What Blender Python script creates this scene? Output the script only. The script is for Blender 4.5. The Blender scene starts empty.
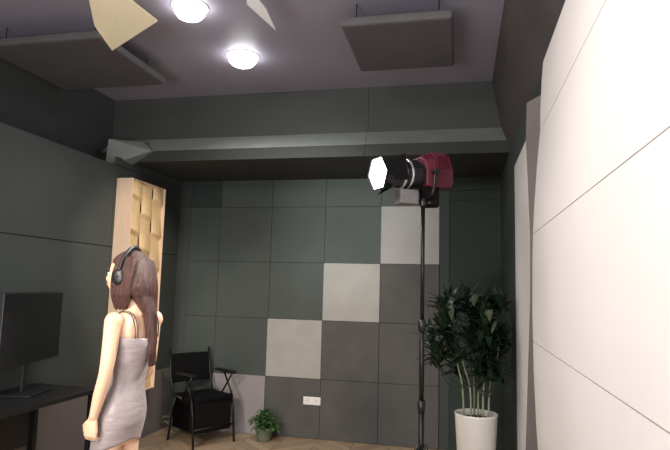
import bpy, bmesh, math, random
from math import sin, cos, pi, radians, atan2, sqrt
from mathutils import Vector, Matrix, Euler
random.seed(7)
COL = bpy.context.scene.collection

# ---------------------------------------------------------------- materials
def mat(name, col, rough=.6, metal=0, var=0, vscale=8, bump=0, bscale=60, emit=None, estr=0, spec=.5, sss=0, stretch=None, col2=None, sheen=0):
    m = bpy.data.materials.new(name); m.use_nodes = True
    nt = m.node_tree; b = nt.nodes['Principled BSDF']
    b.inputs['Base Color'].default_value = (*col, 1)
    b.inputs['Roughness'].default_value = rough
    b.inputs['Metallic'].default_value = metal
    b.inputs['Specular IOR Level'].default_value = spec
    if sss:
        b.inputs['Subsurface Weight'].default_value = sss
        b.inputs['Subsurface Radius'].default_value = (.02, .008, .004)
        b.inputs['Subsurface Scale'].default_value = 1
    if sheen: b.inputs['Sheen Weight'].default_value = sheen
    if emit:
        b.inputs['Emission Color'].default_value = (*emit, 1); b.inputs['Emission Strength'].default_value = estr
    tc = nt.nodes.new('ShaderNodeTexCoord'); mp = nt.nodes.new('ShaderNodeMapping')
    nt.links.new(tc.outputs['Object'], mp.inputs['Vector'])
    if stretch: mp.inputs['Scale'].default_value = stretch
    if var or col2:
        n = nt.nodes.new('ShaderNodeTexNoise'); n.inputs['Scale'].default_value = vscale; n.inputs['Detail'].default_value = 4
        nt.links.new(mp.outputs[0], n.inputs['Vector'])
        r = nt.nodes.new('ShaderNodeValToRGB')
        r.color_ramp.elements[0].position = .3; r.color_ramp.elements[1].position = .7
        c2 = col2 or tuple(min(1, c*(1+var)) for c in col); c1 = tuple(c*(1-var) for c in col) if not col2 else col
        r.color_ramp.elements[0].color = (*c1, 1); r.color_ramp.elements[1].color = (*c2, 1)
        nt.links.new(n.outputs['Fac'], r.inputs[0]); nt.links.new(r.outputs[0], b.inputs['Base Color'])
    if bump:
        n2 = nt.nodes.new('ShaderNodeTexNoise'); n2.inputs['Scale'].default_value = bscale; n2.inputs['Detail'].default_value = 3
        nt.links.new(mp.outputs[0], n2.inputs['Vector'])
        bp = nt.nodes.new('ShaderNodeBump'); bp.inputs['Strength'].default_value = bump; bp.inputs['Distance'].default_value = .01
        nt.links.new(n2.outputs['Fac'], bp.inputs['Height']); nt.links.new(bp.outputs[0], b.inputs['Normal'])
    return m
M = {}
M['green']   = mat('green_acoustic_fabric', (.046,.060,.053), .58, var=.10, vscale=3, bump=.25, bscale=300)
M['green2']  = mat('lighter_green_fabric', (.045,.054,.050), .8, var=.08, vscale=3, bump=.25, bscale=300)
M['seam']    = mat('panel_seam', (.024,.030,.027), .9)
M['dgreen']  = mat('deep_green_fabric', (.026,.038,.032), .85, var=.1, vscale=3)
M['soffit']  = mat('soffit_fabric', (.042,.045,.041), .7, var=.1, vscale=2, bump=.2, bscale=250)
M['soffit3'] = mat('soffit_shaded_fabric', (.028,.031,.029), .8, var=.1, vscale=2)  # darker copy of the soffit colour, with the shade painted in
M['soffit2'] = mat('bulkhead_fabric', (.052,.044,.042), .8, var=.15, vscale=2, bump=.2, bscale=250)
M['ledge']   = mat('ledge_lit_fabric', (.19,.205,.19), .6, var=.1, vscale=3)  # light from the downlights painted into the ledge colour
M['ceil']    = mat('ceiling_paint', (.29,.27,.325), .55, var=.04, vscale=1.5)
M['pale']    = mat('pale_wall_fabric', (.66,.625,.595), .85, var=.03, vscale=2, bump=.15, bscale=400)
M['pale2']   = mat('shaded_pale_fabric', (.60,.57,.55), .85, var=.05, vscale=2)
M['wedge']   = mat('wedge_grey', (.16,.14,.13), .85, var=.05, vscale=2)
M['paleseam']= mat('pale_seam', (.42,.36,.33), .9)
M['tile']    = mat('pale_panel_fabric', (.37,.36,.335), .85, var=.06, vscale=5, bump=.25, bscale=350)
M['tilep']   = mat('pinkish_panel_fabric', (.30,.275,.28), .85, var=.06, vscale=5, bump=.25, bscale=350)
M['char']    = mat('charcoal_panel_fabric', (.088,.085,.080), .85, var=.1, vscale=5, bump=.25, bscale=350)
M['cloud']   = mat('cloud_fabric', (.085,.081,.082), .85, var=.08, vscale=5, bump=.2, bscale=300)
M['cream']   = mat('cream_board', (.80,.70,.48), .6, var=.05, vscale=4)
M['wood']    = mat('pale_birch', (.72,.52,.29), .5, var=.12, vscale=6, stretch=(8,8,.8), bump=.1, bscale=40)
M['wood_edge']= mat('birch_edge', (.62,.46,.34), .5, var=.06, vscale=6, stretch=(8,8,.8))
M['black']   = mat('black_plastic', (.010,.010,.011), .4)
M['blackf']  = mat('black_fabric', (.004,.004,.0045), 1, spec=.15, bump=.3, bscale=400)
M['brownf']  = mat('dark_brown_fabric', (.007,.0055,.0055), 1, spec=.15, bump=.3, bscale=400)
M['bmetal']  = mat('black_metal', (.012,.012,.013), .35, metal=.4)
M['silver']  = mat('silver_metal', (.75,.75,.76), .3, metal=.9)
M['maroon']  = mat('maroon_housing', (.085,.007,.02), .45, var=.2, vscale=20)
M['grey_m']  = mat('grey_flag_metal', (.15,.145,.145), .6)
M['glow']    = mat('lamp_lens', (1,1,1), .4, emit=(1,.99,.97), estr=9)
M['dl']      = mat('downlight_lens', (1,1,1), .4, emit=(1,.99,1), estr=22)
M['white']   = mat('white_plastic', (.78,.78,.76), .35)
M['pot']     = mat('white_ceramic', (.80,.78,.71), .3, var=.03)
M['pot2']    = mat('grey_green_pot', (.14,.17,.11), .5, var=.1)
M['soil']    = mat('soil', (.02,.014,.01), .95, bump=1, bscale=80)
M['leaf']    = mat('dark_glossy_leaf', (.008,.018,.010), .38, col2=(.020,.042,.020), vscale=9)
M['leafl']   = mat('light_leaf', (.05,.085,.035), .4, col2=(.09,.12,.06), vscale=9)
M['leafm']   = mat('mid_green_leaf', (.035,.10,.025), .45, col2=(.09,.20,.06), vscale=14)
M['leafp']   = mat('pale_leaf', (.16,.17,.11), .5, col2=(.30,.30,.22), vscale=14)
M['stem']    = mat('pale_stem', (.30,.33,.22), .6, var=.2, vscale=30)
M['skin']    = mat('skin', (.76,.50,.34), .5, sss=.12, var=.05, vscale=6)
M['dress']   = mat('pinkish_grey_satin', (.33,.28,.285), .40, var=.08, vscale=9, bump=.6, bscale=14, stretch=(1,1,2.5), sheen=.2)
M['strap']   = mat('dark_strap', (.05,.035,.035), .6)
M['hair']    = mat('brown_hair', (.028,.011,.009), .40, col2=(.105,.042,.030), vscale=26, stretch=(5,5,.35), bump=.8, bscale=70)
M['lip']     = mat('lips', (.45,.12,.11), .4)
M['eye']     = mat('eye_white', (.7,.7,.68), .2)
M['iris']    = mat('iris', (.02,.012,.01), .2)
M['shoe']    = mat('beige_shoe', (.40,.28,.20), .4)
M['screen']  = mat('dark_screen', (.008,.008,.010), .15)
M['floorb']  = mat('floor_gap', (.08,.05,.03), .8)
M['plaster'] = mat('plain_paint', (.30,.28,.26), .8)

# floor plank material with per-plank tone from a vertex colour
def plank_mat():
    m = bpy.data.materials.new('oak_plank'); m.use_nodes = True; nt = m.node_tree; b = nt.nodes['Principled BSDF']
    a = nt.nodes.new('ShaderNodeAttribute'); a.attribute_name = 'tone'
    uv = nt.nodes.new('ShaderNodeAttribute'); uv.attribute_name = 'grain'
    n = nt.nodes.new('ShaderNodeTexNoise'); n.inputs['Scale'].default_value = 3; n.inputs['Detail'].default_value = 5
    nt.links.new(uv.outputs['Vector'], n.inputs['Vector'])
    r = nt.nodes.new('ShaderNodeValToRGB'); r.color_ramp.elements[0].color = (.30,.20,.125,1); r.color_ramp.elements[1].color = (.56,.42,.28,1)
    mx = nt.nodes.new('ShaderNodeMath'); mx.operation = 'MULTIPLY_ADD'; mx.inputs[1].default_value = .35
    nt.links.new(n.outputs['Fac'], mx.inputs[0]); nt.links.new(a.outputs['Fac'], mx.inputs[2])
    nt.links.new(mx.outputs[0], r.inputs[0]); nt.links.new(r.outputs[0], b.inputs['Base Color'])
    b.inputs['Roughness'].default_value = .42
    return m
M['plank'] = plank_mat()

# ---------------------------------------------------------------- mesh helpers
def obj(name, bm, m, parent=None, smooth=False, loc=None, rot=None, bevel=0, recalc=True):
    if recalc: bmesh.ops.recalc_face_normals(bm, faces=bm.faces)
    me = bpy.data.meshes.new(name); bm.to_mesh(me); bm.free()
    if smooth:
        for p in me.polygons: p.use_smooth = True
    ms = m if isinstance(m, (list, tuple)) else [m]
    for q in ms: me.materials.append(q)
    o = bpy.data.objects.new(name, me); COL.objects.link(o)
    if parent: o.parent = parent
    if loc: o.location = loc
    if rot: o.rotation_euler = rot
    if bevel:
        bv = o.modifiers.new('bevel', 'BEVEL'); bv.width = bevel; bv.segments = 2; bv.limit_method = 'ANGLE'
    return o
def tag(o, label, cat, group=None):
    o['label'] = label; o['category'] = cat
    if group: o['group'] = group
    return o
def thing(name, label, cat, loc=(0,0,0), rotz=0, group=None):
    o = bpy.data.objects.new(name, None); COL.objects.link(o); o.empty_display_size = .1
    o.location = loc; o.rotation_euler = (0,0,rotz); return tag(o, label, cat, group)
def struct(name, bm, m, parent=None, **k):
    o = obj(name, bm, m, parent, **k)
    if not parent: o['kind'] = 'structure'
    return o
def box(bm, lo, hi, mtx=None, mi=0):
    vs = [bm.verts.new((x,y,z)) for x in (lo[0],hi[0]) for y in (lo[1],hi[1]) for z in (lo[2],hi[2])]
    if mtx:
        for v in vs: v.co = mtx @ v.co
    for f in ((0,1,3,2),(4,6,7,5),(0,4,5,1),(2,3,7,6),(0,2,6,4),(1,5,7,3)):
        bm.faces.new([vs[i] for i in f]).material_index = mi
    return vs
def poly(bm, pts, mi=0):
    f = bm.faces.new([bm.verts.new(p) for p in pts]); f.material_index = mi; return f
def prism(bm, pts, off, mi=0):
    a = [bm.verts.new(p) for p in pts]; b = [bm.verts.new(Vector(p)+Vector(off)) for p in pts]
    bm.faces.new(a).material_index = mi; bm.faces.new(b[::-1]).material_index = mi
    n = len(a)
    for i in range(n): bm.faces.new((a[i], a[(i+1)%n], b[(i+1)%n], b[i])).material_index = mi
def loft(bm, rings, n=24, cap=True):
    """rings: (z,cx,cy,rx,ry) horizontal ellipses"""
    R = []
    for z,cx,cy,rx,ry in rings:
        R.append([bm.verts.new((cx+rx*cos(2*pi*i/n), cy+ry*sin(2*pi*i/n), z)) for i in range(n)])
    for a,b in zip(R, R[1:]):
        for i in range(n): bm.faces.new((a[i], a[(i+1)%n], b[(i+1)%n], b[i]))
    if cap: bm.faces.new(R[0][::-1]); bm.faces.new(R[-1])
    return R
def tube(bm, pts, rad, n=12, cap=True, flat=1.0, up=None, mi=0):
    """tapered tube; flat scales the second cross axis"""
    pts = [Vector(p) for p in pts]
    if not hasattr(rad, '__len__'): rad = [rad]*len(pts)
    R = []; prev = Vector(up) if up else None
    for i,p in enumerate(pts):
        t = (pts[min(i+1,len(pts)-1)]-pts[max(i-1,0)]).normalized()
        if prev is None: prev = t.orthogonal()
        u = (prev - t*prev.dot(t)).normalized(); prev = u; v = t.cross(u)
        R.append([bm.verts.new(p+(u*cos(2*pi*k/n)+v*sin(2*pi*k/n)*flat)*rad[i]) for k in range(n)])
    for a,b in zip(R,R[1:]):
        for k in range(n): bm.faces.new((a[k],a[(k+1)%n],b[(k+1)%n],b[k])).material_index = mi
    if cap:
        for ring,p,s in ((R[0],pts[0],-1),(R[-1],pts[-1],1)):
            f = bm.faces.new(ring if s>0 else ring[::-1]); f.material_index = mi
def spline(pts, k=6):
    pts = [Vector(p) for p in pts]; out = []
    P = [pts[0]*2-pts[1]]+pts+[pts[-1]*2-pts[-2]]
    for i in range(1, len(P)-2):
        for j in range(k):
            t = j/k; a,b,c,d = P[i-1:i+3]
            out.append(.5*((2*b)+(c-a)*t+(2*a-5*b+4*c-d)*t*t+(3*b-a-3*c+d)*t**3))
    out.append(pts[-1]); return out
def lerpl(vals, k):
    out = []
    for a,b in zip(vals, vals[1:]):
        for j in range(k): out.append(a+(b-a)*j/k)
    return out+[vals[-1]]
def ball(bm, c, r, seg=20, fn=None):
    res = bmesh.ops.create_uvsphere(bm, u_segments=seg, v_segments=seg*2//3, radius=1)
    r = r if hasattr(r,'__len__') else (r,r,r)
    for v in res['verts']:
        d = v.co.copy()
        if fn: v.co = Vector(c)+fn(d)
        else: v.co = Vector((c[0]+d.x*r[0], c[1]+d.y*r[1], c[2]+d.z*r[2]))
def lathe(bm, prof, n=32, ctr=(0,0), closed=False):
    R = [[bm.verts.new((ctr[0]+r*cos(2*pi*i/n), ctr[1]+r*sin(2*pi*i/n), z)) for i in range(n)] for r,z in prof]
    pairs = list(zip(R,R[1:]))
    if closed: pairs.append((R[-1], R[0]))
    for a,b in pairs:
        for i in range(n): bm.faces.new((a[i],a[(i+1)%n],b[(i+1)%n],b[i]))
    return R
def voxel(o, size, smooth=3):
    r = o.modifiers.new('remesh','REMESH'); r.mode = 'VOXEL'; r.voxel_size = size; r.use_smooth_shade = True
    if smooth:
        s = o.modifiers.new('smooth','SMOOTH'); s.iterations = smooth; s.factor = .5

# ---------------------------------------------------------------- the room shell
ZC = 3.39; XL = -2.9; XU = -3.25; XR = .60; YB = -8.2
# floor: herringbone boards
bm = bmesh.new()
lt = bm.verts.layers.float.new('tone'); lg = bm.verts.layers.float_vector.new('grain')
poly(bm, [(XU,0.05,-.004),(1.1,0.05,-.004),(1.1,YB,-.004),(XU,YB,-.004)], 1)
W, L, gap = .10, .50, .003
cw = .36
def plank(x0, y, sgn):
    t = random.random()*.5+.10; off = random.random()*20; h = W*sqrt(2); k = 0 if sgn > 0 else cw
    vs = []
    for (x,yy,a,b) in ((x0+gap/2,y+k,0,0),(x0+cw-gap/2,y+sgn*cw+k,.5,0),(x0+cw-gap/2,y+sgn*cw+k+h-gap*1.4,.5,.1),(x0+gap/2,y+k+h-gap*1.4,0,.1)):
        v = bm.verts.new((x,yy,0)); v[lt] = t; v[lg] = (a*.8+off, b*22, off*.3); vs.append(v)
    bm.faces.new(vs)
x = XU-.1; i = 0
while x < 1.1:
    y = YB-.5
    while y < .3: plank(x, y, 1 if i%2 else -1); y += W*sqrt(2)
    x += cw; i += 1
# trim boards outside the walls
for (co, no) in (((0,0.02,0),(0,1,0)),((XU,0,0),(-1,0,0)),((1.05,0,0),(1,0,0)),((0,YB,0),(0,-1,0))):
    bmesh.ops.bisect_plane(bm, geom=bm.verts[:]+bm.edges[:]+bm.faces[:], plane_co=co, plane_no=no, clear_outer=True)
struct('floor', bm, [M['plank'], M['floorb']], recalc=False)

bm = bmesh.new(); box(bm, (XU-.1, YB-.1, ZC), (1.1, .1, ZC+.08)); struct('ceiling', bm, M['ceil'])

# back wall with shallow panel seams: slab boards of green fabric over a dark backing
bm = bmesh.new()
box(bm, (XU-.1, .022, -.01), (1.1, .12, ZC), mi=1)
def board(bm, x0, x1, z0, z1, mi=0, t=.022, g=.002):
    box(bm, (x0+g, -.0, z0+g), (x1-g, t, z1-g), mi=mi)
cells = []
for k in range(4):                      # columns between x=-2.4 and 0
    x0 = -2.4+.6*k
    for j in range(4):
        if j >= k+1: board(bm, x0, x0+.6, .6*j, .6*j+.6)
    board(bm, x0, x0+.6, 2.4, 2.72)
for j in range(4): board(bm, -2.76, -2.4, .6*j, .6*j+.6)
board(bm, -2.76, -2.4, 2.4, 2.72, 2)  # deeper green along the corner top paints in the soffit's shadow
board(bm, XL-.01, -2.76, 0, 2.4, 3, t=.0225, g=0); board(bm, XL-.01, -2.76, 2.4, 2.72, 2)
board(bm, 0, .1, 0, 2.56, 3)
board(bm, .1, XR+.02, 0, 2.46, 2); board(bm, .0, XR+.02, 2.56, 2.72, 2)
board(bm, .1, XR+.02, 2.46, 2.56, 2)
struct('wall_back', bm, [M['green'], M['seam'], M['dgreen'], M['green2']])

# soffit across the back: upper face, sloping ledge, lower face, underside
bm = bmesh.new()
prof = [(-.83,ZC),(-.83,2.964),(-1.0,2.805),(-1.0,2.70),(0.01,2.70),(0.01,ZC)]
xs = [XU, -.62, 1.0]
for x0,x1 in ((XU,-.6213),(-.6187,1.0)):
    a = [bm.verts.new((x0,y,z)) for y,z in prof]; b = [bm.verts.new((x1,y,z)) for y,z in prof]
    mi = [0,1,2,2,0,0]  # lit tone painted on the ledge, shaded tone on lower face and underside
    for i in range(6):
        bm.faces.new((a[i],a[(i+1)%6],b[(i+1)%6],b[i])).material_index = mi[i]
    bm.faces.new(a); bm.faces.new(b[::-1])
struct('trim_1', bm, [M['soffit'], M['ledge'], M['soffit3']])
# gusset where the soffit meets the left wall
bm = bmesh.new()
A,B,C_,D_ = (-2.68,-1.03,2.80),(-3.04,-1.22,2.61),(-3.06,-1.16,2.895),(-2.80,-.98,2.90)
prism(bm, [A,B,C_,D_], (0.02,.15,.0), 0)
struct('trim_2', bm, M['ledge'])  # gusset carries the painted lit tone of the ledge

# left wall: lower thick part and set-back upper part
bm = bmesh.new()
def lboard(y0, y1, z0, z1, mi=0, x=XL):
    g = .0035; box(bm, (x-.02, y0+g, z0+g), (x, y1-g, z1-g), mi=mi)
box(bm, (XU-.1, YB, -.01), (XL-.02, .02, 2.62), mi=1)
ys = [0,-1.25,-3.65,-6.05,YB]
for a,b in zip(ys, ys[1:]):
    for z0,z1 in ((0,.64),(.64,1.86),(1.86,2.62)): lboard(b, a, z0, z1, 2 if z1 < 1 and a > -1.3 else 0)
lboard(-1.25, 0, 2.62, 2.70, 0)
box(bm, (XU-.1, YB, 2.6), (XU, .02, ZC), mi=0)
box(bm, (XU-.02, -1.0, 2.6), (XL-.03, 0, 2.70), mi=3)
struct('wall_left', bm, [M['green2'], M['seam'], M['wedge'], M['dgreen']])

# right wall
bm = bmesh.new()
T = .25
# a: dark return inside the alcove, b: pale strip, up to the slanting wedge
def quadx(y0,y1,z0,z1,mi,x=XR): poly(bm, [(x,y0,z0),(x,y1,z0),(x,y1,z1),(x,y0,z1)], mi)
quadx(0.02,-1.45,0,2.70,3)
pf = [(2.70,-2.26),(2.48,-2.20),(1.875,-2.34),(1.497,-2.30),(.441,-1.93),(0,-1.86)]       # edge of the pale strip by height
prof = [(3.0,.683),(2.88,.674),(2.47,.652),(1.87,.604),(1.27,.597),(.67,.616),(0,.655)]
def xb(z):
    for (z1,x1),(z0,x0) in zip(prof, prof[1:]):
        if z0 <= z <= z1: return x0+(x1-x0)*(z-z0)/(z1-z0)
for (z1,y1),(z0,y0) in zip(pf, pf[1:]):
    top = min(z1,2.55) ; 
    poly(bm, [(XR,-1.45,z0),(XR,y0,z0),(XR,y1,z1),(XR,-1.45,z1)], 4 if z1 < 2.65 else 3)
    poly(bm, [(XR,y0,z0),(xb(z0)+.035,-2.46,z0),(xb(z1)+.035,-2.46,z1),(XR,y1,z1)], 1)  # grey paints in the shade on the wall behind the boards
box(bm, (XR+.11, YB, 0), (1.1, .02, ZC), mi=5)
# dark slope up to the ceiling
poly(bm, [(XR,-.83,2.70),(.70,-2.46,2.886),(.477,-2.46,ZC),(.477,-.83,ZC)], 2)
poly(bm, [(XR,-.83,2.70),(XR,-2.26,2.70),(.70,-2.46,2.70),(.70,-2.46,2.886)], 3)
poly(bm, [(.70,-2.46,2.886),(.70,YB,2.886),(.477,YB,ZC),(.477,-2.46,ZC)], 2)
wr_ = struct('wall_right', bm, [M['pale'], M['wedge'], M['soffit2'], M['dgreen'], M['pale2'], M['plaster']], recalc=False)

# the pale folded boards of the right wall, near part (one course of boards per seam)
crs = [(2.885,2.47),(2.47,1.87),(1.87,1.27),(1.27,.67),(.67,0.0)]
bmw = bmesh.new()
g = .0022
for z1,z0 in crs:
    bm2 = bmesh.new()
    for y0,y1 in ((-2.44,-5.0),(-5.0,YB+.02)):
        n = 4; zz = [z0+g+(z1-z0-2*g)*i/n for i in range(n+1)]
        pts = []
        for i,z in enumerate(zz):
            bul = .004*(1-abs(2*i/n-1)**4)
            pts.append((xb(z)-bul, y0-(g if y0<-3 else 0), z))
        back = [(xb(z)+.045, y0-(g if y0<-3 else 0), z) for z in reversed(zz)]
        prism(bm2, pts+back, (0, y1-y0+g, 0), 0)
    bmesh.ops.recalc_face_normals(bm2, faces=bm2.faces)
    me = bpy.data.meshes.new('tmp'); bm2.to_mesh(me); bm2.free(); bmw.from_mesh(me); bpy.data.meshes.remove(me)
n0 = len(bmw.faces)
for z1,z0 in crs:     # recessed seam strip behind
    poly(bmw, [(xb(z1)+.012,-2.445,z1+.01),(xb(z1)+.012,YB,z1+.01),(xb(z0)+.012,YB,z0),(xb(z0)+.012,-2.445,z0)], 1)
obj('wall_boards', bmw, [M['pale'], M['paleseam']], wr_, recalc=False)

bm = bmesh.new(); box(bm, (XU-.1, YB-.1, -.01), (1.1, YB, ZC)); struct('wall_front', bm, M['plaster'])

# ---------------------------------------------------------------- fabric squares on the back wall
def panel(x0, z0, m, label, group):
    bm = bmesh.new(); g = .0015
    box(bm, (x0+g, -.018, max(z0,0)+g), (x0+.6-g, .0215, z0+.6-g))
    o = obj('acoustic_panel', bm, m, bevel=.004); return tag(o, label, 'wall panel', group)
pale_l = ['pinkish grey square fabric panel at floor level, behind the black chair',
          'pale grey square fabric panel one step up, diagonally above the small bushy plant',
          'pale grey square fabric panel between the lower pale square and the topmost pale square',
          'topmost pale grey square fabric panel, directly behind the top of the lamp stand']
for k in range(4):
    panel(-2.4+.6*k, .6*k, M['tilep'] if k == 0 else M['tile'], pale_l[k], 'pale squares stepping up the back wall')
dark_l = {(1,0):'charcoal square fabric panel that carries the white wall socket',
          (2,0):'charcoal square fabric panel at floor level, just right of the white wall socket panel',
          (2,1):'charcoal square fabric panel directly below the middle pale square',
          (3,0):'charcoal square fabric panel at floor level behind the lamp stand pole',
          (3,1):'charcoal square fabric panel behind the lamp stand pole, second one up from the floor',
          (3,2):'charcoal square fabric panel right under the topmost pale square'}
for (k,j),lb in dark_l.items(): panel(-2.4+.6*k, .6*j, M['char'], lb, 'charcoal squares of the back wall')

# wall socket
t = thing('wall_socket', 'white double wall socket plate on a charcoal fabric panel', 'socket', (-1.283,-.019,.38))
bm = bmesh.new(); box(bm, (-.092,-.010,-.040), (.092,0.0,.040)); obj('plate', bm, M['white'], t, bevel=.004)
for s in (-1,1):
    bm = bmesh.new(); box(bm, (s*.046-.034,-.013,-.030), (s*.046+.034,-.009,.030))
    p = obj('socket_face', bm, M['white'], t, bevel=.002)
    bm = bmesh.new()
    for dx,dz in ((-.010,.0),(.010,.0),(0,.014)): box(bm, (s*.046+dx-.002,-.0138,dz-.005), (s*.046+dx+.002,-.0125,dz+.005))
    obj('socket_slots', bm, M['black'], p)

# ---------------------------------------------------------------- wooden relief panel on the left wall
t = thing('wood_diffuser', 'tall pale birch relief sound diffuser with wavy blocks on the left wall', 'wall panel', (XL, 0, 0))
y0, y1, z0, z1 = -1.22, -.62, .52, 2.50; TH = .17
bm = bmesh.new()
for a,b in (((0.001,y0,z0),(TH,y0+.008,z1)),((0.001,y1-.008,z0),(TH-.006,y1,z1)),((0.001,y0+.008,z1-.008),(TH-.012,y1-.008,z1)),((0.001,y0+.008,z0),(TH-.01,y1-.008,z0+.008)),((0.001,y0+.008,z0+.008),(.02,y1-.008,z1-.008))):
    box(bm, a, b)
obj('frame', bm, M['wood_edge'], t, bevel=.002)
bm = bmesh.new()
cols = 3;  cw = (y1-y0-.016)/cols; ch = .33; nz = int((z1-z0-.04)/ch)+2
ny = 8
for c in range(cols):
    ya = y0+.008+c*cw
    zoff = -(c%2)*ch*.5
    grid = []
    NZ = 240
    for i in range(NZ+1):
        z = z0+.008+(z1-z0-.016)*i/NZ
        row = []
        for j in range(ny+1):
            v = j/ny
            # each block leans out toward its lower edge and is cut back above the next
            ph = ((z-zoff)/ch+.16*(v-.5)) % 1.0
            saw = 1-(ph-.14)/.86 if ph > .14 else .5-.5*cos(pi*ph/.14)
            dep = .30+.68*saw*(.45+.55*sin(pi*v)**.7 if 0 < v < 1 else .45)
            row.append(bm.verts.new((TH-.062+.060*dep, ya+cw*v, z)))
        grid.append(row)
    for i in range(NZ):
        for j in range(ny):
            bm.faces.new((grid[i][j],grid[i][j+1],grid[i+1][j+1],grid[i+1][j])).smooth = True
obj('relief_blocks', bm, M['wood'], t, recalc=False)

# ---------------------------------------------------------------- ceiling pieces
def cloud(x0,x1,ya,yb,z,label):
    t = thing('ceiling_cloud', label, 'ceiling panel', ((x0+x1)/2,(ya+yb)/2,z), 0, 'dark sound pads hung under the ceiling')
    bm = bmesh.new(); hx=(x1-x0)/2; hy=(yb-ya)/2
    box(bm, (-hx,-hy,-.03), (hx,hy,.03)); obj('pad', bm, M['cloud'], t, bevel=.018)
    for sx in (-1,1):
        for sy in (-1,1):
            bm = bmesh.new(); tube(bm, [(sx*hx*.75,sy*hy*.75,.028),(sx*hx*.75,sy*hy*.75,ZC-z)], .004, 8); obj('hanger', bm, M['bmetal'], t)
cloud(-.55,.158,-2.44,-1.66,3.23,'dark rectangular sound pad hung under the ceiling right of the round downlight')
cloud(-3.2,-2.21,-2.55,-1.64,3.23,'dark sound pad hung under the ceiling above the wooden relief panel')

def downlight(x,y,label,r=.085):
    t = thing('downlight', label, 'ceiling light', (x,y,ZC), 0, 'round recessed downlights')
    bm = bmesh.new(); lathe(bm, [(r,-.001),(r,-.010),(r+.018,-.006),(r+.022,-.0005)]); obj('trim_ring', bm, M['white'], t, smooth=True)
    bm = bmesh.new(); ring = lathe(bm, [(r,-.010),(r*.95,-.045),(r*.75,-.072),(r*.42,-.088),(.004,-.093)]); obj('lens', bm, M['dl'], t, smooth=True)  # lens bulged into a dome to stand in for bloom
downlight(-1.52,-1.68,'large glowing round downlight in the middle of the ceiling',.115)
downlight(-1.57,-2.50,'glowing round downlight at the top edge of the photo, nearer the cream board',.105)

def hang(name, pts, label, m, th=.012, rod=True):
    c = sum((Vector(p) for p in pts), Vector())/len(pts)
    t = thing(name, label, 'ceiling decoration', c, 0, 'cream angular boards hung under the ceiling')
    bm = bmesh.new(); prism(bm, [Vector(p)-c for p in pts], (0,0,th)); obj('board', bm, m, t, bevel=.002)
    bm = bmesh.new(); tube(bm, [(0,0,.004),(0,0,ZC-c.z)], .003, 8); obj('hanger', bm, M['bmetal'], t)
hang('hanging_board', [(-2.04,-2.83,3.13),(-2.08,-2.58,3.08),(-1.61,-2.82,3.13),(-1.70,-3.02,3.19),(-1.93,-3.05,3.2)], 'cream angular board hanging below the left dark ceiling pad', M['cream'])
hang('hanging_board', [(-1.04,-2.80,3.20),(-.955,-2.50,3.17),(-.945,-2.72,3.2),(-.98,-2.95,3.23)], 'narrow white pointed board hanging at the top right of the downlights', M['white'])

# ---------------------------------------------------------------- studio lamp on its stand
SX, SY = -.025, -2.27
t = thing('light_stand', 'tall thin black lamp stand in front of the pale squares', 'lamp stand', (SX,SY,0))
bm = bmesh.new(); tube(bm, [(0,0,.12),(0,0,.86)], .0175, 16); obj('lower_pole', bm, M['bmetal'], t, smooth=True)
bm = bmesh.new(); tube(bm, [(0,0,.86),(0,0,1.34)], .0155, 16); obj('middle_pole', bm, M['bmetal'], t, smooth=True)
bm = bmesh.new(); tube(bm, [(0,0,1.34),(0,0,2.06)], .0125, 16); obj('upper_pole', bm, M['bmetal'], t, smooth=True)
for z in (.845, 1.325):
    bm = bmesh.new(); lathe(bm, [(.012,-.035),(.023,-.033),(.025,0),(.023,.033),(.012,.035)], 20); c = obj('collar', bm, M['black'], t, smooth=True, loc=(0,0,z))
    if z > 1:
        bm = bmesh.new(); tube(bm, [(.015,0,0),(.055,-.01,-.004),(.085,-.01,-.004)], [.006,.007,.010], 10); obj('locking_lever', bm, M['black'], c, smooth=True)
for a in (20,140,260):
    a = radians(a); d = Vector((cos(a),sin(a),0))
    bm = bmesh.new(); tube(bm, [d*.018+Vector((0,0,.62)), d*.40+Vector((0,0,.02))], .010, 10); lg_ = obj('leg', bm, M['bmetal'], t, smooth=True)
    bm = bmesh.new(); ball(bm, d*.405+Vector((0,0,.018)), .017, 12); obj('rubber_foot', bm, M['black'], lg_, smooth=True)
    bm = bmesh.new(); tube(bm, [d*.016+Vector((0,0,.22)), d*.235+Vector((0,0,.285))], .007, 8); obj('brace', bm, M['bmetal'], t, smooth=True)

t = thing('studio_lamp', 'glowing studio spotlight with black barn doors and maroon housing on the tall stand', 'lamp', (SX,SY,2.06))
# lamp axis: +X local points out of the lens
aim = Vector((-.74,-.64,-.09)).normalized()
ctr = Vector((-.05,.02,.205))
zx = aim; zy = Vector((0,0,1)).cross(zx).normalized(); zz_ = zx.cross(zy)
LM = Matrix.Translation(ctr) @ Matrix(((zx.x,zy.x,zz_.x),(zx.y,zy.y,zz_.y),(zx.z,zy.z,zz_.z))).to_4x4()
def lat(bm, prof, n=24):      # lathe about the lamp axis, prof (radius, along)
    R = [[bm.verts.new(LM @ Vector((l, r*cos(2*pi*i/n), r*sin(2*pi*i/n)))) for i in range(n)] for r,l in prof]
    for a,b in zip(R,R[1:]):
        for i in range(n): bm.faces.new((a[i],a[(i+1)%n],b[(i+1)%n],b[i]))
    return R
bm = bmesh.new(); lat(bm, [(.005,-.02),(.085,-.02),(.092,.01),(.092,.13),(.080,.15),(.078,.15)]); obj('front_barrel', bm, M['black'], t, smooth=False, bevel=.003)
for l in (.085,.132):
    bm = bmesh.new(); R_ = lat(bm, [(.090,l-.007),(.101,l-.005),(.101,l+.005),(.090,l+.007)]); obj('silver_ring', bm, M['silver'], t, smooth=True)
bm = bmesh.new(); lat(bm, [(.088,.16),(.084,.22),(.112,.29),(.108,.29),(.080,.16)], 6); obj('hood', bm, M['black'], t)
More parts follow.
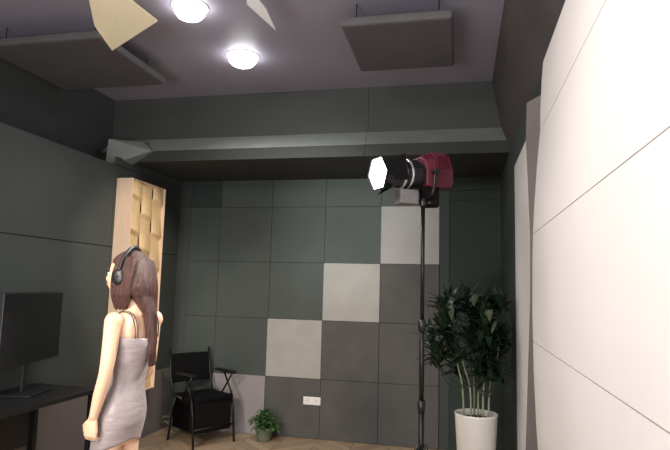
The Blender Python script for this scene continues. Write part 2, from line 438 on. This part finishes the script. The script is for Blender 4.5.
bm = bmesh.new(); lat(bm, [(.1035,.282),(.06,.286),(.003,.288)], 6); obj('lens', bm, M['glow'], t)
for k in (0,1,2,3):      # barn doors
    a = k*pi/2+radians(8); bm = bmesh.new()
    u = Vector((0,cos(a),sin(a))); v = Vector((0,-sin(a),cos(a)))
    p = [u*.082+v*.06, u*.082-v*.06]; q = [Vector((-.055,0,0))+u*.150-v*.085, Vector((-.055,0,0))+u*.150+v*.085] if k != 3 else [Vector((.03,0,0))+u*.115-v*.08, Vector((.03,0,0))+u*.115+v*.08]
    pts = [LM @ (Vector((.225,0,0))+w) for w in p+q]
    if k in (1,): pts = [LM @ (Vector((.20,0,0))+w) for w in [u*.085+v*.06, u*.085-v*.06, Vector((-.04,0,0))+u*.105-v*.07, Vector((-.04,0,0))+u*.105+v*.07]]
    prism(bm, pts, LM.to_3x3() @ Vector((.003,0,0))); obj('barn_door', bm, M['blackf'], t)
# housing: finned maroon box
bm = bmesh.new()
sec = [(-.085,-.085),(.085,-.085),(.10,.02),(.085,.085),(.045,.115),(-.045,.115),(-.085,.085),(-.10,.02)]
a = [bm.verts.new(LM @ Vector((-.02,y*.95,z*.95))) for y,z in sec]; b = [bm.verts.new(LM @ Vector((-.08,y*1.12,z*1.12))) for y,z in sec]; c = [bm.verts.new(LM @ Vector((-.20,y*1.12,z*1.12))) for y,z in sec]; d = [bm.verts.new(LM @ Vector((-.245,y*.8,z*.8))) for y,z in sec]
for P,Q in ((a,b),(b,c),(c,d)):
    for i in range(8): bm.faces.new((P[i],P[(i+1)%8],Q[(i+1)%8],Q[i]))
bm.faces.new(a[::-1]); bm.faces.new(d)
h = obj('housing', bm, M['maroon'], t, bevel=.008)
for i in range(5):
    bm = bmesh.new(); l = -.10-i*.024
    lo = [LM @ Vector((l,y*1.20,z*1.20)) for y,z in sec[2:7]]
    lo2 = [LM @ Vector((l,y*.98,z*.98)) for y,z in sec[2:7]][::-1]
    prism(bm, lo+lo2, LM.to_3x3() @ Vector((.006,0,0))); obj('cooling_fin', bm, M['maroon'], h)
# power drum under the housing, yoke, knobs, receiver
bm = bmesh.new()
box(bm, (-.045,-.045,.0), (.075,.045,.16), Matrix.Translation((.02,.055,.0))); obj('ballast_box', bm, M['brownf'], t, bevel=.015)
bm = bmesh.new()
yk = [Vector((-.06,s*.118,0)) for s in (-1,1)]
path = [Vector((-.06,-.122,.0)),Vector((-.05,-.122,-.07)),Vector((-.03,-.11,-.14)),Vector((-.03,0,-.165)),Vector((-.03,.11,-.14)),Vector((-.05,.122,-.07)),Vector((-.06,.122,0))]
tube(bm, spline([LM @ p for p in path],5), .009, 8); obj('yoke', bm, M['bmetal'], t, smooth=True)
for s in (-1,1):
    bm = bmesh.new(); tube(bm, [LM @ Vector((-.06,s*.105,0)), LM @ Vector((-.06,s*.15,0))], [.016,.02], 12); obj('tilt_knob', bm, M['silver'] if s<0 else M['black'], t)
bm = bmesh.new(); lathe(bm, [(.0,.001),(.021,.001),(.021,.03),(.014,.05),(0,.05)], 16); obj('stand_socket', bm, M['black'], t, smooth=False)
bm = bmesh.new(); tube(bm, [(.015,0,.012),(.05,-.02,.02)], [.005,.009], 10); obj('clamp_knob', bm, M['black'], t, smooth=True)
bm = bmesh.new(); box(bm, (-.06,-.05,-.045),(.06,.05,.045), Matrix.Translation((-.10,-.04,.05)) @ Matrix.Rotation(.5,4,'Z')); obj('control_box', bm, M['grey_m'], t, bevel=.006)

# ---------------------------------------------------------------- plants
def leaf(bm, base, d, length, width, curl=.25, up=Vector((0,0,1)), fold=.25, n=5):
    d = d.normalized(); s = d.cross(up)
    if s.length < .05: s = d.orthogonal()
    s.normalize(); nrm = s.cross(d).normalized()
    rows = []
    for i in range(n+1):
        t_ = i/n; w = width*.5*sin(pi*min(1,t_*.93+.05))**.8*(1-t_*.25)
        c = base+d*length*t_ - Vector((0,0,1))*curl*length*t_*t_
        rows.append([bm.verts.new(c-s*w+nrm*w*fold), bm.verts.new(c), bm.verts.new(c+s*w+nrm*w*fold)])
    for a,b in zip(rows,rows[1:]):
        for k in range(2): bm.faces.new((a[k],a[k+1],b[k+1],b[k])).smooth = True

t = thing('potted_plant', 'tall dark leafy plant with bare pale stems in a white tapered pot', 'plant', (.315,-1.48,0))
bm = bmesh.new(); lathe(bm, [(0,0),(.105,0),(.112,.01),(.150,.655),(.154,.67),(.146,.672),(.138,.655),(.135,.62),(0,.62)], 40); obj('pot', bm, M['pot'], t, smooth=True)
bm = bmesh.new(); lathe(bm, [(0,.632),(.07,.637),(.137,.628)], 24); obj('soil', bm, M['soil'], t, smooth=True)
rnd = random.Random(11)
stems = [(-.085,.0,-.10,.02),(-.035,-.03,-.16,-.05),(.015,.03,.03,.06),(.045,-.03,.06,-.02),(.085,.0,.14,.0),(-.01,.05,-.02,.08)]
bml = bmesh.new(); bmh = bmesh.new()
for i,(sx,sy,tx,ty) in enumerate(stems):
    top = Vector((sx+tx*.6, sy+ty, 1.10+rnd.random()*.2))
    pts = spline([(sx,sy,.62),(sx*1.1+tx*.03,sy*1.1,.85),(sx*1.2+tx*.3,sy+ty*.6,1.02),top],5)
    bm = bmesh.new(); tube(bm, pts, lerpl([.0075,.0065,.005,.003],5), 8); obj('stem', bm, M['stem'], t, smooth=True)
# rosette branches of lance-shaped leaves
def rosette(c, axis, n, ln, bmx, spread=1.0):
    for k in range(n):
        a = 2*pi*k/n*2.4+rnd.random(); el = rnd.uniform(-.35,1.2)
        d = Vector((cos(a)*cos(el), sin(a)*cos(el), sin(el)))*spread+axis*.5
        L_ = ln*rnd.uniform(.7,1.15)
        e = Vector(c)+d.normalized()*L_+t.location
        if e.x > XR-.03: d.x -= .9
        if (Vector(c)+d.normalized()*L_).x+t.location.x > XR-.02: continue
        leaf(bmx, Vector(c)+Vector((rnd.uniform(-.02,.02),rnd.uniform(-.02,.02),rnd.uniform(-.03,.03))), d, L_, rnd.uniform(.044,.064), curl=rnd.uniform(.05,.35))
centers = []
for k in range(40):
    while True:
        x = rnd.uniform(-.30,.25); z = rnd.uniform(.90,1.50); y = rnd.uniform(-.24,.24)
        e = ((x+.03)/.30)**2+((z-1.2)/.36)**2+(y/.26)**2
        if e < 1: break
    centers.append((x,y,z))
for k,c in enumerate(centers):
    ax = Vector((c[0]*1.4,c[1]*1.4,(c[2]-1.05)*1.3+.2))
    rosette(c, ax, 14, .18, bml)
    pts = spline([(c[0]*.25,c[1]*.3,max(.85,c[2]-.32)),(c[0]*.7,c[1]*.7,c[2]-.15),c],4)
    tube(bml, pts, .004, 5)
for a,b,c2 in ((-.30,-.05,1.20),(-.26,-.10,1.06),(-.22,.0,1.42),(-.06,.02,1.50),(.08,-.05,1.48)):
    rosette((a,b,c2), Vector((a*2,b,.5)), 10, .17, bml)
obj('foliage', bml, M['leaf'], t, recalc=False)
for c in ((-.02,-.26,1.52),(.10,-.27,1.34),(.085,-.25,1.42),(-.17,-.24,1.42)):
    for k in range(3):
        leaf(bmh, Vector(c)-Vector((0,0,.08)), Vector((rnd.uniform(-.35,.35),-.35,1)), .10, .034, curl=.1)
lf = obj('light_leaves', bmh, M['leafl'], t, recalc=False); lf['label'] = 'paler young leaves'

t = thing('bushy_plant', 'small bushy green plant in a low pot on the floor against the back wall', 'plant', (-1.72,-.215,0))
bm = bmesh.new(); lathe(bm, [(0,0),(.065,0),(.07,.01),(.09,.12),(.092,.13),(.084,.13),(.08,.11),(0,.11)], 28); obj('pot', bm, M['pot2'], t, smooth=True)
bm = bmesh.new(); rnd = random.Random(3)
for k in range(240):
    a = rnd.uniform(0,2*pi); el = rnd.uniform(-.25,1.45); r_ = rnd.uniform(.04,.145)
    d = Vector((cos(a)*cos(el),sin(a)*cos(el)*.9,sin(el)))
    p = Vector((0,0,.15))+d*r_; p.z = max(p.z,.06)
    if p.y > .15: continue
    leaf(bm, p, d+Vector((rnd.uniform(-.7,.7),rnd.uniform(-.6,.3),rnd.uniform(-.3,.5))), rnd.uniform(.045,.07), rnd.uniform(.035,.05), curl=.5, n=4)
for k in range(14):
    a = rnd.uniform(0,2*pi); tube(bm, [(0,0,.11),(cos(a)*.05,sin(a)*.05,.2),(cos(a)*.09,sin(a)*.09,.24)], .0025, 5)
obj('foliage', bm, M['leafm'], t, recalc=False)

t = thing('trailing_plant', 'small pale leafed plant on the floor behind the black chair by the left wall', 'plant', (-2.70,-.14,0))
bm = bmesh.new(); lathe(bm, [(0,0),(.05,0),(.065,.09),(.068,.10),(.06,.10),(.055,.085),(0,.085)], 24); obj('pot', bm, M['pot2'], t, smooth=True)
bm = bmesh.new(); rnd = random.Random(9)
for k in range(110):
    a = rnd.uniform(0,2*pi); r_ = rnd.uniform(.02,.17)
    p = Vector((cos(a)*r_*1.2, sin(a)*r_*.7, .115+.06*cos(r_*9)-rnd.random()*.05))
    leaf(bm, p, Vector((cos(a),sin(a)*.6,rnd.uniform(-.2,.7))), rnd.uniform(.04,.07), rnd.uniform(.025,.04), curl=.5, n=4)
obj('foliage', bm, M['leafp'], t, recalc=False)

# ---------------------------------------------------------------- folding chair with arm rests
t = thing('folding_chair', 'black folding conference chair with arm rests in the back left corner', 'chair', (-2.31,-.42,0), radians(-131.4+10))
# +Y local is the way the chair faces
bm = bmesh.new(); W2 = .225
pts=[]; 
for i in range(13):
    u = -1+2*i/12; pts.append((W2*.96*u, -.225-.03*(1-u*u)))
n=5
grid=[[None]*13 for _ in range(n+1)]
for lay in (0,.028):
    G=[[bm.verts.new((x, y-lay-(z_-.62)*.18, z_)) for (x,y) in pts] for z_ in [.55+.28*k/n-(0.012 if False else 0) for k in range(n+1)]]
    for k in range(n):
        for i in range(12): bm.faces.new((G[k][i],G[k][i+1],G[k+1][i+1],G[k+1][i]))
    if lay==0: G0=G
for i in range(12):
    for k in (0,n): bm.faces.new((G0[k][i],G0[k][i+1],G[k][i+1],G[k][i]))
for k in range(n):
    for i in (0,12): bm.faces.new((G0[k][i],G0[k+1][i],G[k+1][i],G[k][i]))
obj('backrest', bm, M['blackf'], t, bevel=.008)
bm = bmesh.new(); box(bm, (-.215,-.20,.415),(.215,.225,.46)); obj('seat', bm, M['blackf'], t, bevel=.015)
bm = bmesh.new(); box(bm, (-.20,-.215,.13),(.20,-.195,.42)); box(bm, (-.20,-.215,.13),(.20,.10,.145)); box(bm, (-.20,-.215,.13),(-.19,.10,.40)); box(bm,(.19,-.215,.13),(.20,.10,.40)); box(bm,(-.2,.195,.13),(.2,.21,.42)); box(bm,(-.2,-.2,.13),(-.19,.2,.42)); box(bm,(.19,-.2,.13),(.2,.2,.42)); obj('storage_bag', bm, M['brownf'], t, bevel=.006)
for s in (-1,1):
    x = s*.232
    bm = bmesh.new(); tube(bm, [(x,.235,.0),(x,.20,.30),(x,.16,.46)], .011, 8); obj('front_leg', bm, M['bmetal'], t, smooth=True)
    bm = bmesh.new(); tube(bm, [(x,-.225,.0),(x,-.17,.30),(x,-.12,.44)], .011, 8); obj('rear_leg', bm, M['bmetal'], t, smooth=True)
    bm = bmesh.new(); tube(bm, [(x,.0,.43),(x,-.17,.45),(x,-.235,.62),(x*.98,-.28,.88)], .011, 8); obj('back_post', bm, M['bmetal'], t, smooth=True)
    bm = bmesh.new(); tube(bm, [(x,.17,.45),(x,.02,.655)], .009, 8); tube(bm, [(x,.0,.45),(x,.16,.655)], .009, 8); ar = obj('arm_support', bm, M['bmetal'], t, smooth=True)
    bm = bmesh.new(); box(bm, (x-.025,-.12,.655),(x+.025,.20,.68)); obj('armrest', bm, M['black'], t, bevel=.008)
bm = bmesh.new(); tube(bm, [(-.232,.215,.17),(.232,.215,.17)], .008, 8); obj('crossbar', bm, M['bmetal'], t, smooth=True)

# ---------------------------------------------------------------- desk and monitor beside the woman
t = thing('desk', 'black desk against the left wall beyond the woman', 'desk', (-2.62,-2.80,0))
bm = bmesh.new(); box(bm, (-.27,-.75,.745),(.27,.75,.775)); obj('desktop', bm, M['black'], t, bevel=.003)
for sx in (-1,1):
    for sy in (-1,1):
        bm = bmesh.new(); box(bm, (sx*.235-.02,sy*.71-.02,0),(sx*.235+.02,sy*.71+.02,.746)); obj('leg', bm, M['bmetal'], t)
bm = bmesh.new(); box(bm, (-.25,-.70,.35),(-.235,.70,.745)); obj('modesty_panel', bm, M['black'], t)
t = thing('computer_monitor', 'large dark computer monitor standing on the black desk', 'monitor', (-2.66,-2.42,.775), radians(14))
bm = bmesh.new(); box(bm, (-.10,-.14,0),(.10,.14,.012)); obj('base', bm, M['black'], t, bevel=.004)
bm = bmesh.new(); box(bm, (-.03,-.025,.01),(-.012,.025,.34)); obj('neck', bm, M['black'], t)
bm = bmesh.new(); box(bm, (-.015,-.40,.20),(.02,.40,.68)); s_ = obj('screen_casing', bm, M['black'], t, bevel=.006)
bm = bmesh.new(); box(bm, (.0195,-.385,.215),(.0215,.385,.665)); obj('screen', bm, M['screen'], s_)

# ---------------------------------------------------------------- the woman
WR = radians(79)
wom = thing('person', 'woman seen from behind, long brown hair, black headphones, short pinkish grey strappy dress', 'person', (-1.305,-3.355,0), WR)
HC = Vector((0.0,.050,1.572)); TURN = radians(17)
def headfn(d):
    x,y,z = d
    rx = .073*(1+.22*min(0,z)*abs(z)); ry = .093; rz = .113
    p = Vector((x*rx, y*ry, z*rz))
    if z < 0 and y > 0: p.y += .010*(-z)*y
    if z < -.1: p.y += .006
    if y > 0:
        p.y *= 1-.10*y*(1-abs(x))*0
        p.y += .022*math.exp(-((x/.16)**2+((z+.10)/.17)**2))        # nose
        p.y += .006*math.exp(-((x/.3)**2+((z+.42)/.1)**2))           # lips
        p.y += .010*math.exp(-((x/.35)**2+((z+.80)/.2)**2))          # chin
        p.y -= .008*math.exp(-(((abs(x)-.42)/.18)**2+((z-.06)/.12)**2))  # eye sockets
    return Matrix.Rotation(TURN,3,'Z') @ p
bm = bmesh.new()
ball(bm, HC, 1, 48, headfn)
RT = Matrix.Rotation(TURN,3,'Z')
for s in (-1,1):   # ears
    ball(bm, HC+RT@Vector((s*.074,-.005,-.005)), (.010,.018,.030), 14)
tube(bm, [(0,-.015,1.38),(0,-.004,1.44),(0,.008,1.52)], [.055,.047,.048], 20)
loft(bm, [(.80,0,.058,.098,.07),(.86,0,.05,.108,.082),(.92,0,.036,.114,.088),(.98,0,.03,.105,.078),(1.05,0,.02,.084,.064),(1.10,0,.012,.078,.059),(1.17,0,.006,.090,.066),(1.24,0,.0,.104,.074),(1.30,0,-.006,.113,.068),(1.35,0,-.01,.118,.058),(1.392,0,-.012,.092,.048),(1.42,0,-.012,.052,.045)], 32)
for s in (-1,1):
    ball(bm, (s*.050,.060,1.255), (.045,.040,.048), 18)     # bust
    ball(bm, (s*.046,.0,.91), (.056,.042,.07), 18)     # seat
    ball(bm, (s*.134,-.008,1.362), (.040,.040,.042), 16)
    ball(bm, (s*.058,-.052,1.33), (.040,.022,.06), 14)     # shoulder blade
    tube(bm, [(s*.056,.048,.88),(s*.058,.05,.72),(s*.060,.040,.50),(s*.060,.030,.44),(s*.062,.010,.32),(s*.064,.012,.10),(s*.064,.012,.07)], [.056,.056,.046,.043,.045,.029,.028], 20)
    tube(bm, [(s*.064,-.008,.045),(s*.064,.05,.035),(s*.064,.12,.022),(s*.064,.165,.018)], [.032,.034,.030,.016], 14, flat=.75)
# arms
def arm(sh, el, wr, k=6):
    pts = spline([sh, (Vector(sh)+Vector(el))/2+Vector((0,-.004,0)), el, (Vector(el)+Vector(wr))/2, wr], 4)
    tube(bm, pts, lerpl([.038,.034,.0285,.0275,.019],4), 18)
arm((-.137,-.008,1.365), (-.163,-.010,1.135), (-.160,.045,.940))
arm((.130,-.002,1.362), (.140,.020,1.125), (.095,.125,.975))
def hand(wr, d, palmn, thumbside, curl):
    """d: along the hand, palmn: palm facing, thumbside: toward the thumb"""
    d = Vector(d).normalized(); pn = Vector(palmn); pn = (pn-d*pn.dot(d)).normalized(); ts = Vector(thumbside); ts = (ts-d*ts.dot(d)-pn*ts.dot(pn)).normalized()
    wr = Vector(wr)
    tube(bm, [wr-d*.01, wr+d*.02, wr+d*.05, wr+d*.082], [.021,.028,.036,.034], 14, flat=.45, up=ts)
    for k,(o_,ln) in enumerate(((.027,.066),(.009,.074),(-.009,.069),(-.026,.055))):
        base = wr+d*.076+ts*o_; p = [base-d*.012, base]; ang = 0; cur = base
        for q,f in enumerate((.45,.32,.25)):
            ang += curl[q]*(1+.08*k); cur = cur+(d*cos(ang)+pn*sin(ang))*ln*f; p.append(cur)
        tube(bm, p, [.0085,.0088,.0080,.0072,.0058], 10)
    b0 = wr+d*.022+ts*.020
    tube(bm, [b0, b0+ts*.022+d*.022+pn*.010, b0+ts*.026+d*.050+pn*.020, b0+ts*.018+d*.070+pn*.028], [.013,.0115,.0095,.007], 10)
hand((-.160,.047,.938), (.04,.14,-.95), (1,.15,0), (0,1,.1), (.6,.75,.6))
hand((.095,.125,.975), (-.62,.12,-.55), (-.2,-.9,.1), (-.3,.1,1), (.4,.5,.45))
body = obj('body', bm, M['skin'], wom, smooth=True); voxel(body, .0052, 3)
# face details
def onhead(x,y,z): return HC+RT@Vector((x,y,z))
for s in (-1,1):
    bm = bmesh.new(); ball(bm, onhead(s*.030,.079,.006), (.012,.009,.008), 14); e_ = obj('eye', bm, M['eye'], wom, smooth=True)
    bm = bmesh.new(); ball(bm, onhead(s*.030,.0865,.006), (.005,.0025,.005), 12); obj('iris', bm, M['iris'], e_, smooth=True)
    bm = bmesh.new(); tube(bm, [onhead(s*.014,.091,.024),onhead(s*.030,.089,.029),onhead(s*.046,.078,.024)], [.002,.003,.0015], 8); obj('eyebrow', bm, M['hair'], wom, smooth=True)
bm = bmesh.new(); tube(bm, [onhead(-.020,.094,-.049),onhead(-.006,.101,-.046),onhead(.006,.101,-.046),onhead(.020,.094,-.049)], [.001,.0045,.0045,.001], 8); obj('lips', bm, M['lip'], wom, smooth=True)
# hair: cap swept back over a long fall down the back
bm = bmesh.new()
def hairfn(d):
    x,y,z = d
    p = Vector((x*.089, y*.108, z*.122))
    p.y -= .012
    if y > .15:
        open_ = max(0,min(1,(.50-z)/.35))*min(1,max(0,y-.40)/.3)
        p.y -= .085*open_*y*1.1; p.x *= 1-.10*open_
    return RT@p
ball(bm, HC, 1, 40, hairfn)
# the fall, wider at nape then tapering to the right shoulder blade
fall = [(1.655,0,-.005,.050,.055),(1.62,0,-.012,.078,.066),(1.58,.0,-.018,.086,.068),(1.54,0,-.022,.086,.066),(1.49,0,-.036,.074,.054),(1.44,.006,-.060,.052,.038),(1.39,.018,-.080,.038,.027),(1.30,.026,-.090,.031,.020),(1.22,.030,-.091,.025,.015),(1.15,.032,-.088,.014,.009)]
loft(bm, fall[::-1], 28)
# strands that sweep forward over the left shoulder line
rnd = random.Random(5)
for k in range(46):
    a = rnd.uniform(-2.9,.25)
    x0 = cos(a)*.088; y0_ = -.018+sin(a)*.070
    tx = .028+rnd.uniform(-.030,.030); 
    ze = rnd.uniform(1.15,1.34)
    pts = spline([(x0*.75,y0_*.75,1.645),(x0*1.0,y0_,1.52),(x0*.28+tx*.7,-.068+y0_*.12,1.42),(tx,-.092-rnd.random()*.010,ze)],4)
    tube(bm, pts, lerpl([.010,.010,.009,.003],4), 6)
for k in range(26):    # left side lock falling in front of the ear to the shoulder
    yy = rnd.uniform(-.05,.085)
    pts = spline([(-.066,yy*.8,1.655),(-.088+max(0,yy-.05)*.3,yy,1.57),(-.084+max(0,yy-.05)*.3,yy*.9+.008,1.48),(-.070,yy*.6+.02,1.405+rnd.random()*.035)],4)
    tube(bm, pts, lerpl([.010,.011,.010,.003],4), 6)
hair = obj('hair', bm, M['hair'], wom, smooth=True); voxel(hair, .0045, 1)
# dress
bm = bmesh.new()
N = 40
dr = [(.782,.060,.122,.095),(.84,.054,.124,.099),(.90,.040,.125,.103),(.95,.033,.121,.099),(1.00,.028,.110,.088),(1.05,.020,.094,.074),(1.10,.012,.087,.068),(1.16,.006,.098,.078),(1.22,.004,.111,.093),(1.26,.0,.117,.098),(1.295,-.005,.119,.088)]
R_ = []
for i,(z,cy,rx,ry) in enumerate(dr):
    ring = []
    for k in range(N):
        a = 2*pi*k/N; x = rx*cos(a); y = cy+ry*sin(a)
        zz2 = z
        if i == 0: zz2 += -.035*sin(a)+.006*sin(3*a)
        if i == 1: zz2 += -.015*sin(a)
        if i == len(dr)-1: zz2 += .012*sin(a)+.012*max(0,sin(a))*cos(2*a)
        wr_ = .0035*sin(7*a+z*60)*(1 if 1.0 < z < 1.2 else .4)
        ring.append(bm.verts.new((x*(1+wr_/.1), cy+(y-cy)*(1+wr_/.1), zz2)))
    R_.append(ring)
for a,b in zip(R_,R_[1:]):
    for k in range(N): bm.faces.new((a[k],a[(k+1)%N],b[(k+1)%N],b[k]))
dress = obj('dress', bm, M['dress'], wom, smooth=True)
sb = dress.modifiers.new('sub','SUBSURF'); sb.levels = 2; sb.render_levels = 2
so = dress.modifiers.new('thick','SOLIDIFY'); so.thickness = .003; so.offset = -1
for s in (-1,1):
    for o_ in (0,.016):
        bm = bmesh.new()
        x = s*(.062+o_)
        pts = spline([(x*.95,-.086,1.285),(x,-.082,1.34),(x*1.05,-.060,1.388),(x*1.1,-.010,1.405),(x*1.08,.035,1.37),(x,.082,1.30)],5)
        tube(bm, pts, .0028, 6); obj('shoulder_strap', bm, M['strap'], dress, smooth=True)
for s in (-1,1):
    bm = bmesh.new()
    tube(bm, [(s*.064,-.036,.05),(s*.064,.0,.045),(s*.064,.06,.036),(s*.064,.12,.026),(s*.064,.178,.020)], [.030,.038,.040,.037,.016], 16, flat=.72)
    for v in bm.verts: v.co.z = max(v.co.z, .001)
    obj('shoe', bm, M['shoe'], wom, smooth=True)

# headphones worn by the woman
hp = thing('headphones', 'black over-ear headphones worn by the woman', 'headphones', (-1.305,-3.355,0), WR)
cupc = HC+RT@Vector((0,-.004,-.010))
bm = bmesh.new(); pts = []
for i in range(25):
    a = pi*i/24; pts.append(cupc+RT@Vector((cos(a)*.102,-.018*sin(a),.02+sin(a)*.122)))
tube(bm, pts, [.0085]*25, 10, flat=1.7, up=(0,0,1)); obj('headband', bm, M['black'], hp, smooth=True)
for s in (-1,1):
    bm = bmesh.new()
    def ring_(r, l): return [bm.verts.new(cupc+RT@Vector((s*(.082+l), cos(2*pi*i/24)*r*.85, sin(2*pi*i/24)*r))) for i in range(24)]
    rs = [ring_(.004,.034),ring_(.024,.034),ring_(.036,.028),ring_(.041,.014),ring_(.040,.008)]
    for a,b in zip(rs,rs[1:]):
        for i in range(24): bm.faces.new((a[i],a[(i+1)%24],b[(i+1)%24],b[i]))
    cup = obj('ear_cup', bm, M['black'], hp, smooth=True)
    bm = bmesh.new(); rs = [ring_(.044,.010),ring_(.046,.0),ring_(.040,-.010),ring_(.026,-.012)]
    for a,b in zip(rs,rs[1:]):
        for i in range(24): bm.faces.new((a[i],a[(i+1)%24],b[(i+1)%24],b[i]))
    obj('ear_pad', bm, M['blackf'], hp, smooth=True)

# ---------------------------------------------------------------- lights
def spot(name, loc, target, energy, size, col=(1,1,1), blend=.6, rad=.1):
    l = bpy.data.lights.new(name,'SPOT'); l.energy = energy; l.spot_size = radians(size); l.spot_blend = blend; l.color = col; l.shadow_soft_size = rad
    o = bpy.data.objects.new(name,l); COL.objects.link(o); o.location = loc
    o.rotation_euler = (Vector(target)-Vector(loc)).to_track_quat('-Z','Y').to_euler(); return o
def area(name, loc, target, energy, sx, sy, col=(1,1,1)):
    l = bpy.data.lights.new(name,'AREA'); l.shape = 'RECTANGLE'; l.size = sx; l.size_y = sy; l.energy = energy; l.color = col
    o = bpy.data.objects.new(name,l); COL.objects.link(o); o.location = loc
    o.rotation_euler = (Vector(target)-Vector(loc)).to_track_quat('-Z','Y').to_euler(); return o
spot('downlight_beam', (-1.52,-1.68,ZC-.14), (-1.5,-1.6,0), 60, 150, (1,.97,.95), .9, .1)
spot('downlight_beam', (-1.57,-2.50,ZC-.14), (-1.57,-2.5,0), 60, 150, (1,.97,.95), .9, .1)
spot('lamp_beam', (SX-.36,SY-.25,2.22), (-1.45,-3.5,1.2), 140, 50, (1,.96,.90), .5, .08)
spot('work_light', (-1.9,-6.2,2.6), (-1.65,-2.6,1.25), 420, 36, (1,.88,.70), .7, .2)
spot('diffuser_light', (-.7,-3.0,3.2), (-2.75,-.9,1.6), 230, 33, (1,.87,.66), .6, .08)
area('room_fill', (-1.6,-5.6,3.25), (.5,-3.8,1.5), 62, 1.6, .6, (1,.94,.90))  # unseen area light added as general fill
area('wall_wash', (-.9,-4.3,2.9), (.65,-3.6,1.3), 30, .8, .5, (1,.95,.92))  # unseen area light added to brighten the right wall
area('ceiling_bounce', (-1.3,-6.8,1.2), (-1.2,-3.0,3.4), 105, 1.5, 1.0, (.97,.96,1))  # unseen area light added in place of light bounced upward
spot('back_wash', (-1.0,-2.9,2.60), (-.95,0,2.25), 150, 40, (.96,1,.98), 1, .15)  # unseen spot added below the soffit line to brighten the upper back wall

w = bpy.data.worlds.new('world'); bpy.context.scene.world = w; w.use_nodes = True
w.node_tree.nodes['Background'].inputs[0].default_value = (.5,.5,.52,1); w.node_tree.nodes['Background'].inputs[1].default_value = .25

# ---------------------------------------------------------------- camera
yaw, pit, rol = -.220, .113, .026
fwd = Vector((sin(yaw)*cos(pit), cos(yaw)*cos(pit), sin(pit))); r = Vector((cos(yaw),-sin(yaw),0)); u = r.cross(fwd)
r2 = r*cos(rol)+u*sin(rol); u2 = u*cos(rol)-r*sin(rol)
cam = bpy.data.cameras.new('camera'); co = bpy.data.objects.new('camera',cam); COL.objects.link(co)
cam.sensor_fit = 'HORIZONTAL'; cam.sensor_width = 36; cam.lens = 560.13/670*36; cam.clip_start = .02
co.matrix_world = Matrix(((r2.x,u2.x,-fwd.x,.197),(r2.y,u2.y,-fwd.y,-5.769),(r2.z,u2.z,-fwd.z,1.534),(0,0,0,1)))
sc = bpy.context.scene; sc.camera = co
sc.view_settings.view_transform = 'Standard'; sc.view_settings.look = 'None'; sc.view_settings.exposure = 0; sc.view_settings.gamma = 1
